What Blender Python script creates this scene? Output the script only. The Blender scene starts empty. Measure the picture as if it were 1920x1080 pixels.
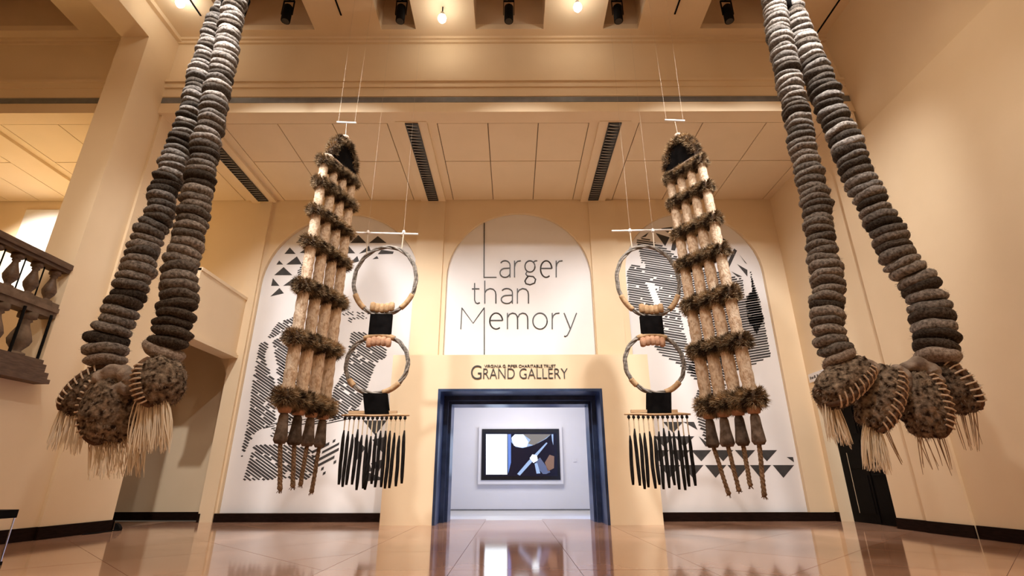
import bpy, math, random
from mathutils import Vector, Matrix, noise
random.seed(7)
sc = bpy.context.scene
C = sc.collection
V = Vector

# ------------------------------------------------------------------ camera
FPX, PITCH, YAW, ROLL, CAMH = 952.45, .362636, -.001264, -.002103, 0.9
_f = V((math.sin(YAW)*math.cos(PITCH), math.cos(YAW)*math.cos(PITCH), math.sin(PITCH)))
_r = V((math.cos(YAW), -math.sin(YAW), 0)); _u = _r.cross(_f)
_r, _u = math.cos(ROLL)*_r + math.sin(ROLL)*_u, -math.sin(ROLL)*_r + math.cos(ROLL)*_u
cam = bpy.data.cameras.new('camera'); co = bpy.data.objects.new('camera', cam); C.objects.link(co)
cam.sensor_width = 36; cam.lens = FPX/1920*36; cam.clip_end = 200
co.matrix_world = Matrix(((_r.x, _u.x, -_f.x, 0), (_r.y, _u.y, -_f.y, 0), (_r.z, _u.z, -_f.z, CAMH), (0, 0, 0, 1)))
sc.camera = co

def at(x, y, Y):
    """point of the room at depth Y that the photograph shows at pixel x, y"""
    d = (x-960)/FPX*_r + (540-y)/FPX*_u + _f
    return V((0, 0, CAMH)) + d*(Y/d.y)

def ppm(p):
    """pixels per metre at a point"""
    return FPX/((V(p)-V((0, 0, CAMH))).dot(_f))

# ------------------------------------------------------------------ world, lights, exposure
w = bpy.data.worlds.new('world'); sc.world = w; w.use_nodes = True
w.node_tree.nodes['Background'].inputs[0].default_value = (1, .8, .6, 1)
w.node_tree.nodes['Background'].inputs[1].default_value = .05
sc.view_settings.view_transform = 'Standard'; sc.view_settings.look = 'None'
sc.view_settings.exposure = 0.52; sc.view_settings.gamma = 1; sc.view_settings.use_curve_mapping = False

WARM = (1, .83, .63); NEUT = (1, .98, .965)
def spot(loc, tgt, e, deg, col=WARM, blend=.7, rad=.12, nm='track_spot_light'):
    l = bpy.data.lights.new(nm, 'SPOT'); l.energy = e; l.spot_size = math.radians(deg); l.spot_blend = blend
    l.shadow_soft_size = rad; l.color = col
    o = bpy.data.objects.new(nm, l); C.objects.link(o); o.location = loc
    o.rotation_euler = (V(tgt)-V(loc)).to_track_quat('-Z', 'Y').to_euler(); return o
def area(loc, tgt, e, sx, sy, col=WARM, nm='ceiling_panel_light'):
    l = bpy.data.lights.new(nm, 'AREA'); l.energy = e; l.shape = 'RECTANGLE'; l.size = sx; l.size_y = sy; l.color = col
    o = bpy.data.objects.new(nm, l); C.objects.link(o); o.location = loc
    o.rotation_euler = (V(tgt)-V(loc)).to_track_quat('-Z', 'Y').to_euler(); return o
# track spots on the nave ceiling washing the end wall
for lx, tx, e in ((-5.2, -5.0, 1550), (-3.9, -3.5, 1550), (0.2, 0.2, 1350), (4.1, 3.7, 1550), (5.5, 5.2, 1550)):
    spot((lx, 4.0, 10.3), (tx, 13.0, 2.2), e, 55, NEUT if lx != .2 else (1, .965, .93), .6)
# track spots on the two garlands
spot((-1.0, 2.2, 10.4), (-5.2, 7.0, 3.9), 500, 56, NEUT, .8)
spot((1.0, 2.2, 10.4), (5.6, 7.0, 3.2), 660, 58, NEUT, .8)
# flood lamps in the ceiling coffers
for lx in (-5.5, -2.6, 0, 2.6, 5.2):
    spot((lx, 6.2, 10.6), (lx*1.05, 7.2, 0), 235, 120, WARM, 1.0, .25, 'coffer_flood')
for lx in (-4, 4):
    spot((lx, 0.5, 10.4), (lx*1.2, 6.0, 0), 330, 130, WARM, 1.0, .3, 'coffer_flood')
# added point lights out of view, lifting the upper walls and ceiling
for lx, ly, lz in ((-4.2, -1.5, 7.6), (4.2, -1.5, 7.6), (0, 1.2, 8.6)):
    l = bpy.data.lights.new('added_fill_light', 'POINT'); l.energy = 36; l.shadow_soft_size = .35; l.color = WARM
    o = bpy.data.objects.new('added_fill_light', l); C.objects.link(o); o.location = (lx, ly, lz)
# lamps of the side aisle, the balcony and the inner gallery, then an added blue pair
area((-11.5, 10.6, 5.2), (-10.0, 12.6, 8.6), 30, 1.0, 1.0, (1, .74, .36), 'balcony_uplight')
spot((-13.0, 9.9, 8.3), (-13.3, 13.0, 6.3), 1300, 66, (1, .93, .8), .8, .1, 'balcony_wall_spot')
spot((-11.0, 4.0, 10.3), (-10.5, 6.0, 3), 350, 120, WARM, 1, .2, 'aisle_flood')
area((0.3, 15.6, 3.85), (0.3, 16.2, 0), 84, 3.2, 1.2, (1, .94, .87), 'gallery_ceiling_light')
area((2.9, 14.6, 1.6), (-1.7, 12.5, 1.5), 30, 1.0, 1.6, (.12, .33, 1), 'added_blue_light')  # unseen blue lights, this and the next, added to tint the portal jambs
area((-2.5, 14.6, 1.6), (2.0, 12.5, 1.5), 16, 1.0, 1.6, (.12, .33, 1), 'added_blue_light')

# ------------------------------------------------------------------ materials
MATS = {}
def mat(name, col, rough=.7, col2=None, scale=4., bump=0., bscale=30., metal=0., spec=.5, contrast=(.35, .65), detail=4,
        rnd=0., emit=None, coords='Object', stretch=None, sheen=0.):
    m = bpy.data.materials.new(name); m.use_nodes = True; nt = m.node_tree; N = nt.nodes; L = nt.links
    b = N['Principled BSDF']
    b.inputs['Roughness'].default_value = rough; b.inputs['Metallic'].default_value = metal
    b.inputs['Specular IOR Level'].default_value = spec
    if sheen: b.inputs['Sheen Weight'].default_value = sheen
    if emit:
        b.inputs['Emission Color'].default_value = (*emit[0], 1); b.inputs['Emission Strength'].default_value = emit[1]
    tc = N.new('ShaderNodeTexCoord'); src = tc.outputs[coords]
    if stretch:
        mp = N.new('ShaderNodeMapping'); mp.inputs['Scale'].default_value = stretch; L.new(src, mp.inputs[0]); src = mp.outputs[0]
    c = None
    if col2:
        nz = N.new('ShaderNodeTexNoise'); nz.inputs['Scale'].default_value = scale; nz.inputs['Detail'].default_value = detail
        L.new(src, nz.inputs['Vector'])
        rp = N.new('ShaderNodeValToRGB'); rp.color_ramp.elements[0].position = contrast[0]; rp.color_ramp.elements[1].position = contrast[1]
        rp.color_ramp.elements[0].color = (*col, 1); rp.color_ramp.elements[1].color = (*col2, 1)
        L.new(nz.outputs['Fac'], rp.inputs[0]); c = rp.outputs[0]
    if rnd:
        oi = N.new('ShaderNodeObjectInfo'); mr = N.new('ShaderNodeMapRange')
        mr.inputs['To Min'].default_value = 1-rnd; mr.inputs['To Max'].default_value = 1+rnd
        L.new(oi.outputs['Random'], mr.inputs['Value'])
        hs = N.new('ShaderNodeHueSaturation'); L.new(mr.outputs[0], hs.inputs['Value'])
        if c: L.new(c, hs.inputs['Color'])
        else: hs.inputs['Color'].default_value = (*col, 1)
        c = hs.outputs[0]
    if c: L.new(c, b.inputs['Base Color'])
    else: b.inputs['Base Color'].default_value = (*col, 1)
    if bump:
        n2 = N.new('ShaderNodeTexNoise'); n2.inputs['Scale'].default_value = bscale; n2.inputs['Detail'].default_value = 5
        L.new(src, n2.inputs['Vector'])
        bp = N.new('ShaderNodeBump'); bp.inputs['Strength'].default_value = bump; bp.inputs['Distance'].default_value = .02
        L.new(n2.outputs['Fac'], bp.inputs['Height']); L.new(bp.outputs[0], b.inputs['Normal'])
    m.diffuse_color = (*col, 1); MATS[name] = m; return m
mat('plaster', (.845, .675, .46), .75, (.87, .70, .485), 1.2, .04, 25, spec=.25)
mat('ceiling_paint', (.85, .69, .48), .8, (.875, .71, .50), 1.5, .03, 25, spec=.2)
mat('joint', (.22, .15, .08), .9)
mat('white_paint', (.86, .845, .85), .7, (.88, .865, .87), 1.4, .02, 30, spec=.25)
mat('gallery_white', (.84, .83, .85), .7, (.86, .85, .87), 1.4, spec=.2)
mat('gallery_floor', (.55, .53, .5), .35, (.6, .58, .56), 2)
mat('print_ink', (.035, .033, .034), .7, (.05, .047, .047), 8)
mat('letter_ink', (.035, .033, .032), .5, (.045, .042, .04), 8)
mat('base_wood', (.010, .005, .003), .7, (.017, .008, .006), 6, spec=.05, stretch=(1, 1, 6))
mat('floor_stone', (.42, .225, .14), .08, (.54, .31, .21), 1.1, .012, 5, spec=.9, rnd=.07, contrast=(.3, .7), detail=8)
mat('grout', (.2, .12, .08), .5, (.25, .15, .1), 5)
mat('track_grey', (.16, .16, .165), .45, (.2, .2, .2), 5)
mat('vent_frame', (.035, .034, .034), .5, (.05, .05, .05), 5)
mat('vent_slat', (.50, .47, .43), .5, (.56, .53, .49), 5)
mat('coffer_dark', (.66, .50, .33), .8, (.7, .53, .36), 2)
mat('black_metal', (.005, .005, .005), .6, (.009, .008, .008), 6, spec=.06)
mat('chrome', (.7, .68, .65), .25, (.8, .78, .75), 6, metal=1)
mat('bulb', (1, .95, .85), .4, emit=((1, .93, .8), 30))
mat('steel_frame', (.045, .075, .17), .36, (.07, .115, .26), 3, spec=.5, metal=.8)  # blue reflected light on the jambs is put into this base colour
mat('black_door', (.004, .003, .003), .5, (.006, .005, .005), 6, spec=.04, stretch=(6, 6, 1))
mat('stone', (.12, .078, .046), .8, (.21, .14, .09), 6, .25, 25)
mat('rail_wood', (.085, .045, .022), .6, (.14, .08, .042), 7, .1, 20, stretch=(6, 1, 6))
mat('iron', (.005, .005, .005), .6, (.009, .008, .008), 8, spec=.05)
mat('felt_grey', (.075, .062, .052), .95, (.36, .315, .275), 7, .9, 22, rnd=.42, contrast=(.3, .7), detail=8, spec=.08)
mat('felt_dark', (.028, .021, .016), .95, (.15, .122, .098), 8, .9, 22, rnd=.35, contrast=(.3, .75), detail=8, spec=.08)
mat('felt_light', (.22, .165, .13), .95, (.46, .38, .315), 8, .8, 22, rnd=.15, detail=8, spec=.08)
mat('fuzz', (.11, .09, .07), .95, (.32, .27, .22), 9, rnd=.3, spec=.1)
mat('pod_wool', (.022, .012, .007), .95, (.36, .275, .20), 17, 1.0, 24, rnd=.15, contrast=(.36, .70), detail=10, spec=.08)
mat('pod_seam', (.07, .035, .018), .9, (.16, .085, .045), 10, .4, 30)
mat('stitch_cord', (.62, .47, .34), .8, (.75, .6, .46), 20)
mat('tassel_hair', (.86, .73, .55), .6, (.94, .85, .70), 6)
mat('tassel_dark', (.30, .18, .09), .7, (.5, .33, .18), 6)
mat('fur', (.045, .026, .014), .9, (.54, .39, .23), 6, contrast=(.40, .62), detail=6, rnd=.15, spec=.15)
mat('fur_core', (.03, .018, .01), .95, (.12, .07, .035), 9)
mat('tube_felt', (.58, .40, .26), .9, (.86, .70, .53), 2.4, .6, 5, rnd=.08, detail=10, contrast=(.34, .56), spec=.1, stretch=(1, 1, 5))
mat('pale_cloth', (.62, .46, .36), .9, (.76, .6, .49), 12, .3, 30)
mat('black_cloth', (.004, .0035, .0035), .95, (.008, .007, .007), 8, spec=.03)
mat('knob_felt', (.42, .22, .13), .9, (.58, .34, .21), 14, .4, 30)
mat('bell_felt', (.085, .062, .046), .95, (.20, .155, .125), 10, .6, 25, rnd=.3, spec=.08)
mat('rope', (.16, .095, .05), .9, (.34, .22, .13), 25, .8, 40)
mat('ring_grey', (.13, .115, .10), .85, (.36, .32, .28), 9, .5, 30, stretch=(1, 1, 3))
mat('ring_tan', (.42, .26, .13), .85, (.58, .39, .22), 16, .4, 30)
mat('bar_wood', (.62, .40, .22), .6, (.74, .52, .31), 8, .1, 20, stretch=(.6, 6, 6))
mat('white_rod', (.78, .74, .70), .5, (.84, .8, .76), 6)
mat('wire', (.55, .45, .34), .5, (.62, .52, .4), 6)
mat('fringe_black', (.008, .007, .007), .85, (.03, .027, .026), 12, .5, 40, spec=.1, stretch=(6, 6, 1))
mat('fringe_cream', (.70, .58, .40), .85, (.80, .68, .5), 12)
mat('glass_edge', (.75, .78, .76), .1, (.8, .83, .8), 5)
mat('screen_dark', (.004, .004, .008), .2, emit=((.004, .005, .014), 1))
mat('screen_bezel', (.006, .006, .008), .3, (.009, .009, .012), 5)
mat('screen_white', (.1, .1, .1), .3, emit=((.82, .92, 1), 1.8))
mat('screen_blue', (.1, .1, .1), .3, emit=((.05, .14, .5), 1))
mat('screen_paleblue', (.1, .1, .1), .3, emit=((.22, .33, .55), 1))
mat('screen_navy', (.1, .1, .1), .3, emit=((.03, .055, .15), 1))
mat('screen_grey', (.1, .1, .1), .3, emit=((.11, .095, .08), 1))
mat('screen_rust', (.1, .1, .1), .3, emit=((.13, .05, .015), 1))
gm = bpy.data.materials.new('clear_glass'); gm.use_nodes = True
_b = gm.node_tree.nodes['Principled BSDF']; _b.inputs['Transmission Weight'].default_value = 1; _b.inputs['Roughness'].default_value = .02
_b.inputs['Base Color'].default_value = (.97, 1, .98, 1); MATS['clear_glass'] = gm

# ------------------------------------------------------------------ mesh helpers
class MB:
    def __init__(s): s.v = []; s.f = []
    def box(s, x0, x1, y0, y1, z0, z1):
        n = len(s.v)
        s.v += [(x, y, z) for z in (z0, z1) for y in (y0, y1) for x in (x0, x1)]
        for q in ((0, 2, 3, 1), (4, 5, 7, 6), (0, 1, 5, 4), (2, 6, 7, 3), (0, 4, 6, 2), (1, 3, 7, 5)): s.f.append([n+i for i in q])
        return s
    def quad(s, *p):
        n = len(s.v); s.v += [tuple(q) for q in p]; s.f.append(list(range(n, n+len(p)))); return s
    def prism(s, poly, axis, a, b):
        """poly of 2d points extruded along axis (0,1,2) from a to b"""
        n = len(s.v); k = len(poly)
        for d in (a, b):
            for p in poly:
                q = list(p); q.insert(axis, d); s.v.append(tuple(q))
        s.f.append([n+i for i in range(k)][::-1]); s.f.append([n+k+i for i in range(k)])
        for i in range(k): s.f.append([n+i, n+(i+1) % k, n+k+(i+1) % k, n+k+i])
        return s
    def tube(s, pts, rad, seg=8, caps=True, squash=None):
        pts = [V(p) for p in pts]; n0 = len(s.v); k = len(pts)
        r = rad if hasattr(rad, '__len__') else [rad]*k
        t0 = (pts[1]-pts[0]).normalized()
        a = t0.orthogonal().normalized()
        for i, p in enumerate(pts):
            t = (pts[min(i+1, k-1)]-pts[max(i-1, 0)]).normalized()
            a = (a-a.dot(t)*t)
            a = a.normalized() if a.length > 1e-6 else t.orthogonal().normalized()
            b = t.cross(a)
            for j in range(seg):
                th = 2*math.pi*j/seg
                s.v.append(tuple(p+r[i]*(math.cos(th)*a+math.sin(th)*b)))
        for i in range(k-1):
            for j in range(seg):
                s.f.append([n0+i*seg+j, n0+i*seg+(j+1) % seg, n0+(i+1)*seg+(j+1) % seg, n0+(i+1)*seg+j])
        if caps:
            s.f.append([n0+j for j in range(seg)][::-1]); s.f.append([n0+(k-1)*seg+j for j in range(seg)])
        return s
    def lathe(s, prof, seg=16, c=(0, 0, 0), arc=None):
        n0 = len(s.v); k = len(prof)
        for r, z in prof:
            for j in range(seg):
                th = 2*math.pi*j/seg
                s.v.append((c[0]+r*math.cos(th), c[1]+r*math.sin(th), c[2]+z))
        for i in range(k-1):
            for j in range(seg):
                s.f.append([n0+i*seg+j, n0+i*seg+(j+1) % seg, n0+(i+1)*seg+(j+1) % seg, n0+(i+1)*seg+j])
        s.f.append([n0+j for j in range(seg)][::-1]); s.f.append([n0+(k-1)*seg+j for j in range(seg)])
        return s
    def blade(s, p, d, wdt, side):
        n = len(s.v); p = V(p); d = V(d); q = V(side)*wdt
        s.v += [tuple(p-q), tuple(p+q), tuple(p+d)]; s.f.append([n, n+1, n+2]); return s
    def mesh(s, name, m, smooth=False):
        me = bpy.data.meshes.new(name); me.from_pydata(s.v, [], s.f); me.update()
        for mm in (m if isinstance(m, (list, tuple)) else [m]): me.materials.append(MATS[mm])
        if smooth: me.polygons.foreach_set('use_smooth', [True]*len(me.polygons))
        return me

def link(name, me, parent=None, matrix=None):
    o = bpy.data.objects.new(name, me); C.objects.link(o)
    if parent is not None:
        o.parent = parent; o.matrix_parent_inverse = Matrix.Translation(-V(WORLD.get(parent.name, (0, 0, 0))))
    if matrix is not None:
        o.matrix_basis = matrix
    return o
WORLD = {}
def obj(name, mb, m, parent=None, smooth=False):
    """one mesh object; a top-level one gets its origin at the base of its shape"""
    me = mb.mesh(name, m, smooth)
    if parent is None:
        xs = [v.co for v in me.vertices]
        lo = V((min(v.x for v in xs), min(v.y for v in xs), min(v.z for v in xs))); hi = V((max(v.x for v in xs), max(v.y for v in xs), 0))
        base = V(((lo.x+hi.x)/2, (lo.y+hi.y)/2, lo.z))
        me.transform(Matrix.Translation(-base))
        o = link(name, me); o.location = base; WORLD[o.name] = base; return o
    return link(name, me, parent)
def tag(o, label, cat, group=None):
    o['label'] = label; o['category'] = cat
    if group: o['group'] = group
    return o
def thing(name, loc, label, cat, group=None):
    o = bpy.data.objects.new(name, None); C.objects.link(o); o.location = loc; o.empty_display_size = .2
    WORLD[o.name] = V(loc); return tag(o, label, cat, group)
def struct(name, mb, m, parent=None):
    o = obj(name, mb, m, parent)
    if parent is None: o['kind'] = 'structure'
    return o

# ------------------------------------------------------------------ room dimensions (metres)
XL, XR = -7.9, 7.6          # nave side walls
YB = 9.2                    # cross beam between nave and end bay
ZC, ZR = 10.7, 8.65         # nave ceiling, end bay ceiling
YW, YP = 13.10, 13.22       # end wall face, back of its arched recesses
YK, ZK = 12.06, 3.75        # portal block
CX = .18
AX = -16.0                  # outer wall of the aisle

# floor: slab with stone tiles, diagonal at the sides and square in the middle
fl = struct('floor', MB().box(AX, XR+.6, -4, 13.6, -.2, -.012), 'grout')
def clip(poly, nx, ny, c):
    out = []
    for i, p in enumerate(poly):
        q = poly[(i+1) % len(poly)]
        dp = nx*p[0]+ny*p[1]-c; dq = nx*q[0]+ny*q[1]-c
        if dp <= 0: out.append(p)
        if dp*dq < 0:
            t = dp/(dp-dq); out.append((p[0]+t*(q[0]-p[0]), p[1]+t*(q[1]-p[1])))
    return out
def tile(poly):
    if len(poly) < 3: return
    A = sum(poly[i][0]*poly[(i+1) % len(poly)][1]-poly[(i+1) % len(poly)][0]*poly[i][1] for i in range(len(poly)))/2
    if abs(A) < .01: return
    obj('floor_tile', MB().prism(poly, 2, -.012, random.uniform(-.0006, .0006)), 'floor_stone', fl)
g = .003
TS = 1.55
for i in range(-1, 9):
    for x0 in (-2.05, -.67, .71):
        tile([(x0+g, i*TS+g), (x0+1.38-g, i*TS+g), (x0+1.38-g, (i+1)*TS-g), (x0+g, (i+1)*TS-g)])
h = TS/math.sqrt(2)
for sx0, sx1 in ((XL-.3, -2.05), (2.09, XR+.6)):
    for i in range(-20, 22):
        for j in range(-4, 24):
            if (i+j) % 2: continue
            cx, cy = i*h+.55, j*h+.3
            if not (sx0-h < cx < sx1+h and -1.6 < cy < 13.2+h): continue
            e = h-g*1.4
            p = [(cx-e, cy), (cx, cy-e), (cx+e, cy), (cx, cy+e)]
            p = clip(p, -1, 0, -(sx0+g)); p = clip(p, 1, 0, sx1-g); p = clip(p, 0, 1, 13.3); p = clip(p, 0, -1, 1.5)
            tile(p)
struct('floor_gallery', MB().box(-6, 6, 13.6, 18.0, -.2, 0), 'gallery_floor')

# nave ceiling with coffers
COFF = [(-12.6, -10.05), (-6.55, -4.58), (-3.03, -2.23), (-.84, .73), (2.11, 2.92), (4.36, 6.1)]
CY0, CY1 = 6.6, 8.89
mb = MB(); x = AX
for a, b in COFF + [(XR+.6, XR+.6)]:
    mb.box(x, a, -4, YB+.4, ZC, ZC+.15)
    if b > a:
        mb.box(a, b, -4, CY0, ZC, ZC+.15); mb.box(a, b, CY1, YB+.4, ZC, ZC+.15)
    x = b
struct('ceiling', mb, 'ceiling_paint')
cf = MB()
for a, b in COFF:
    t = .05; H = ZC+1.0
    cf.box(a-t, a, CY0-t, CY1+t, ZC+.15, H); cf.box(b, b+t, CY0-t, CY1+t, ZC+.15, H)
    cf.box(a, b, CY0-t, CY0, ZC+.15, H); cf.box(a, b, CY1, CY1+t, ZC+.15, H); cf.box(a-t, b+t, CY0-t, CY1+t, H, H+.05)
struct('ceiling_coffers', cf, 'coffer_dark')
# end bay ceiling: backing slab, longitudinal beams and separate panels
rb = struct('ceiling_end_bay', MB().box(AX, XR+.2, YB+.3, YW+.3, ZR+.03, ZR+.2), 'joint')
BEAMS = [-12.45, -7.3, -2.32, 2.36]
bm = MB()
for bx_ in BEAMS: bm.box(bx_-.36, bx_+.36, YB+.3, YW, ZR-.08, ZR+.05)
struct('trim_beams', bm, 'ceiling_paint')
edges = [AX] + [q for b in BEAMS for q in (b-.36, b+.36)] + [XR]
for k in range(0, len(edges), 2):
    a, b = edges[k], edges[k+1]; rim = .22 if b-a > 3 else .05
    mbp = MB()
    mbp.box(a, b, YB+.3, YB+.45, ZR, ZR+.03); mbp.box(a, a+rim-.01, YB+.45, YW, ZR, ZR+.03); mbp.box(b-rim+.01, b, YB+.45, YW, ZR, ZR+.03)
    obj('panel_border', mbp, 'ceiling_paint', rb)
    cw = (b-a-2*rim)/3
    for c in range(3):
        for y0, y1 in ((YB+.45, 11.15), (11.15, YW)):
            e = .011
            obj('ceiling_panel', MB().box(a+rim+c*cw+e, a+rim+(c+1)*cw-e, y0+e, y1-e, ZR, ZR+.03), 'ceiling_paint', rb)

# cross beam with mouldings and grey track
mb = MB().box(AX, XR+.2, YB, YB+.35, 8.58, ZC)
mb.box(AX, XR, YB-.05, YB, 9.26, 9.47); mb.box(AX, XR, YB-.09, YB-.05, 9.40, 9.47)
mb.box(AX, XR, YB-.02, YB, 9.02, 9.26); mb.box(AX, XR, YB-.02, YB, 8.58, 8.84)
mb.box(AX, XR, YB-.06, YB, ZC-.12, ZC); mb.box(AX, XR, YB-.12, YB-.06, ZC-.06, ZC)
struct('trim_cross_beam', mb, 'plaster')
tg = struct('trim_track', MB().box(AX, XR, YB-.012, YB+.0, 8.86, 9.0), 'track_grey')

# end wall with three arched recesses, a niche under the balcony and the portal opening
def arch_z(x, c, r, zs): return zs+math.sqrt(max(0, r*r-(x-c)**2))
def arched_wall(mb, x0, x1, z0, z1, y0, y1, arches):
    """wall between x0..x1; arches: (centre, half width, spring z, bottom z)"""
    x = x0
    for c, r, zs, zb in sorted(arches):
        mb.box(x, c-r, y0, y1, z0, z1)
        n = 28; xs = [c-r*math.cos(math.pi*i/n) for i in range(n+1)]
        for i in range(n):
            a, b = xs[i], xs[i+1]; za, zbz = arch_z(a, c, r, zs), arch_z(b, c, r, zs)
            mb.prism([(a, za), (b, zbz), (b, z1), (a, z1)], 1, y0, y1)
        if zb > z0: mb.box(c-r, c+r, y0, y1, z0, zb)
        x = c+r
    mb.box(x, x1, y0, y1, z0, z1)
ML = (-4.80, 2.20, 6.0, 0.0); MC = (CX, 2.02, 6.2, 3.7); MR = (5.08, 1.93, 6.3, 0.0); NI = (-8.80, 1.43, 3.05, 0.0)
mb = MB()
arched_wall(mb, -2.6, 3.15, ZK-.05, ZR+.05, YW, YP, [MC])
arched_wall(mb, -7.16, -2.6, 0, ZR+.05, YW, YP, [ML])
arched_wall(mb, 3.15, XR+.2, 0, ZR+.05, YW, YP, [MR])
arched_wall(mb, AX, -7.16, 0, ZR+.05, YW, YP, [NI])
mb.box(-2.62, 3.17, YP, YP+.3, 2.9, ZR+.1); mb.box(AX, -10.3, YP, YP+.3, 0, ZR+.1); mb.box(-7.3, -1.75, YP, YP+.3, 0, ZR+.1); mb.box(2.1, XR+.2, YP, YP+.3, 0, ZR+.1)
mb.box(-10.3, -7.3, YP+.55, YP+.7, 0, 5); mb.box(-10.3, -7.3, YP, YP+.6, 4.5, ZR+.1); mb.box(-7.37, -7.3, YP, YP+.6, 0, 4.5); mb.box(-10.3, -10.23, YP, YP+.6, 0, 4.5)
for i in range(28):
    a0, b0 = [NI[0]-NI[1]*math.cos(math.pi*q/28) for q in (i, i+1)]
    mb.prism([(a0, arch_z(a0, *NI[:3])), (b0, arch_z(b0, *NI[:3])), (b0, 4.52), (a0, 4.52)], 1, YP, YP+.58)
struct('wall_end', mb, 'plaster')
pl = MB()
for a, b, z in ((-2.72, -1.96, ZK), (2.22, 2.98, ZK), (-7.40, -7.05, 0.0), (-12.8, -12.1, 4)):
    pl.box(a, b, YW-.07, YW, z, ZR-.08)
struct('trim_pilasters', pl, 'plaster')

# portal block and its dark steel lining
mb = MB().box(-2.89, -1.76, YK, YW, 0, ZK).box(2.10, 3.25, YK, YW, 0, ZK).box(-1.76, 2.10, YK, YW, 2.93, ZK)
struct('wall_portal', mb, 'plaster')
mb = MB()
for x0, x1, zt, y0, y1, t in ((-1.76, 2.10, 2.93, YK-.015, 12.85, .06), (-1.66, 2.0, 2.82, 12.85, 13.0, .05), (-1.63, 1.98, 2.79, 13.0, 13.62, .09)):
    mb.box(x0, x0+t, y0, y1, 0, zt); mb.box(x1-t, x1, y0, y1, 0, zt); mb.box(x0+t, x1-t, y0, y1, zt-t, zt)
mb.box(-1.76, -1.6, 12.80, 12.85, 0, 2.93); mb.box(1.94, 2.10, 12.80, 12.85, 0, 2.93); mb.box(-1.6, 1.94, 12.80, 12.85, 2.77, 2.93)
struct('trim_portal_frame', mb, 'steel_frame')
# inner gallery
YG = 18.0
mb = MB().box(-6, 6, YG, YG+.2, 0, 4).box(-6.2, -6, 13.5, YG, 0, 4).box(6, 6.2, 13.5, YG, 0, 4).box(-6, 6, 13.5, YG, 4, 4.2)
mb.box(-6, -1.63, 13.52, 13.6, 0, 4).box(1.98, 6, 13.52, 13.6, 0, 4).box(-1.63, 1.98, 13.52, 13.6, 2.79, 4)
struct('wall_gallery', mb, 'gallery_white')
struct('shadow_line_gallery', MB().box(-6, 6, YG-.02, YG, 0.0, .035), 'track_grey')  # grey strip standing in for the shadow line at the wall foot

# left wall: low wall under the balustrade, tall pier, header beam
mb = MB().box(XL-.6, XL, -4, 8.38, 0, 2.40).box(XL-.6, XL, 8.38, 10.9, 0, ZR).box(XL-.6, XL, 8.38, YB+.3, ZR, ZC)
mb.box(XL-.6, XL, -4, 8.38, 9.95, ZC).box(XL, XL+.05, 9.26, 10.9, 0, ZR).box(XL, XL+.1, -4, YB-.06, ZC-.1, ZC)
struct('wall_left', mb, 'plaster')
mb = MB().box(AX-.2, AX, -4, YW+.3, 0, ZC+.2)
struct('wall_aisle', mb, 'plaster')
struct('floor_balcony', MB().box(AX, XL-.6, -4, 10.9, 2.45, 2.6).box(AX, -7.45, 10.9, YW, 4.6, 4.75).box(AX, XL-.6, 10.85, 10.9, 2.6, 4.75), 'plaster')
mb = MB().box(-7.55, -7.25, 10.9, YW-.02, 3.98, 5.56).box(-7.6, -7.18, 10.9, YW-.02, 3.9, 3.98).box(-7.57, -7.22, 10.9, YW-.02, 3.98, 4.04)
mb.box(-7.58, -7.22, 10.9, YW-.02, 5.5, 5.58)
struct('wall_parapet', mb, 'plaster')
# right wall with a shallow ledge at 8 m and a door recess
D0, D1, DZ = 11.05, 12.93, 2.66
mb = MB().box(XR, XR+.6, -4, D0, 0, 8.0).prism([(XR+.12, 8.0), (XR+.6, 8.0), (XR+.6, ZC), (XR-.2, ZC)], 1, -4, 9.35).box(XR, XR+.6, 9.35, YP, 8.0, ZC)  # part above the ledge leans inward, shaped to take less lamp light
mb.box(XR, XR+.6, D0, D1, DZ, 8.0).box(XR, XR+.6, D1, YP, 0, 8.0).box(XR+.55, XR+.6, D0, D1, 0, DZ)
mb.box(XR-.05, XR, 9.2, 10.2, 0, ZR)
struct('wall_right', mb, 'plaster')
struct('wall_back', MB().box(AX, XR+.6, -4.2, -4, 0, ZC+.2), 'plaster')
# baseboards
struct('baseboard_end', MB().box(-7.35, -2.9, YW-.03, YW, 0, .19).box(3.25, XR, YW-.03, YW, 0, .19).box(AX, -10.23, YW-.03, YW, 0, .19)
       .box(-10.23, -7.37, YP+.52, YP+.55, 0, .19).box(-7.40, -7.35, YW-.1, YW, 0, .19), 'base_wood')
struct('baseboard_left', MB().box(XL, XL+.03, -4, 9.26, 0, .2).box(XL+.05, XL+.08, 9.23, 10.93, 0, .2).box(XL-.6, XL+.08, 10.9, 10.93, 0, .2), 'base_wood')
struct('baseboard_right', MB().box(XR-.03, XR, -4, 9.17, 0, .2).box(XR-.08, XR-.05, 9.17, 10.23, 0, .2).box(XR-.03, XR, 10.23, D0, 0, .2).box(XR-.03, XR, D1, YW, 0, .2), 'base_wood')
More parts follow.
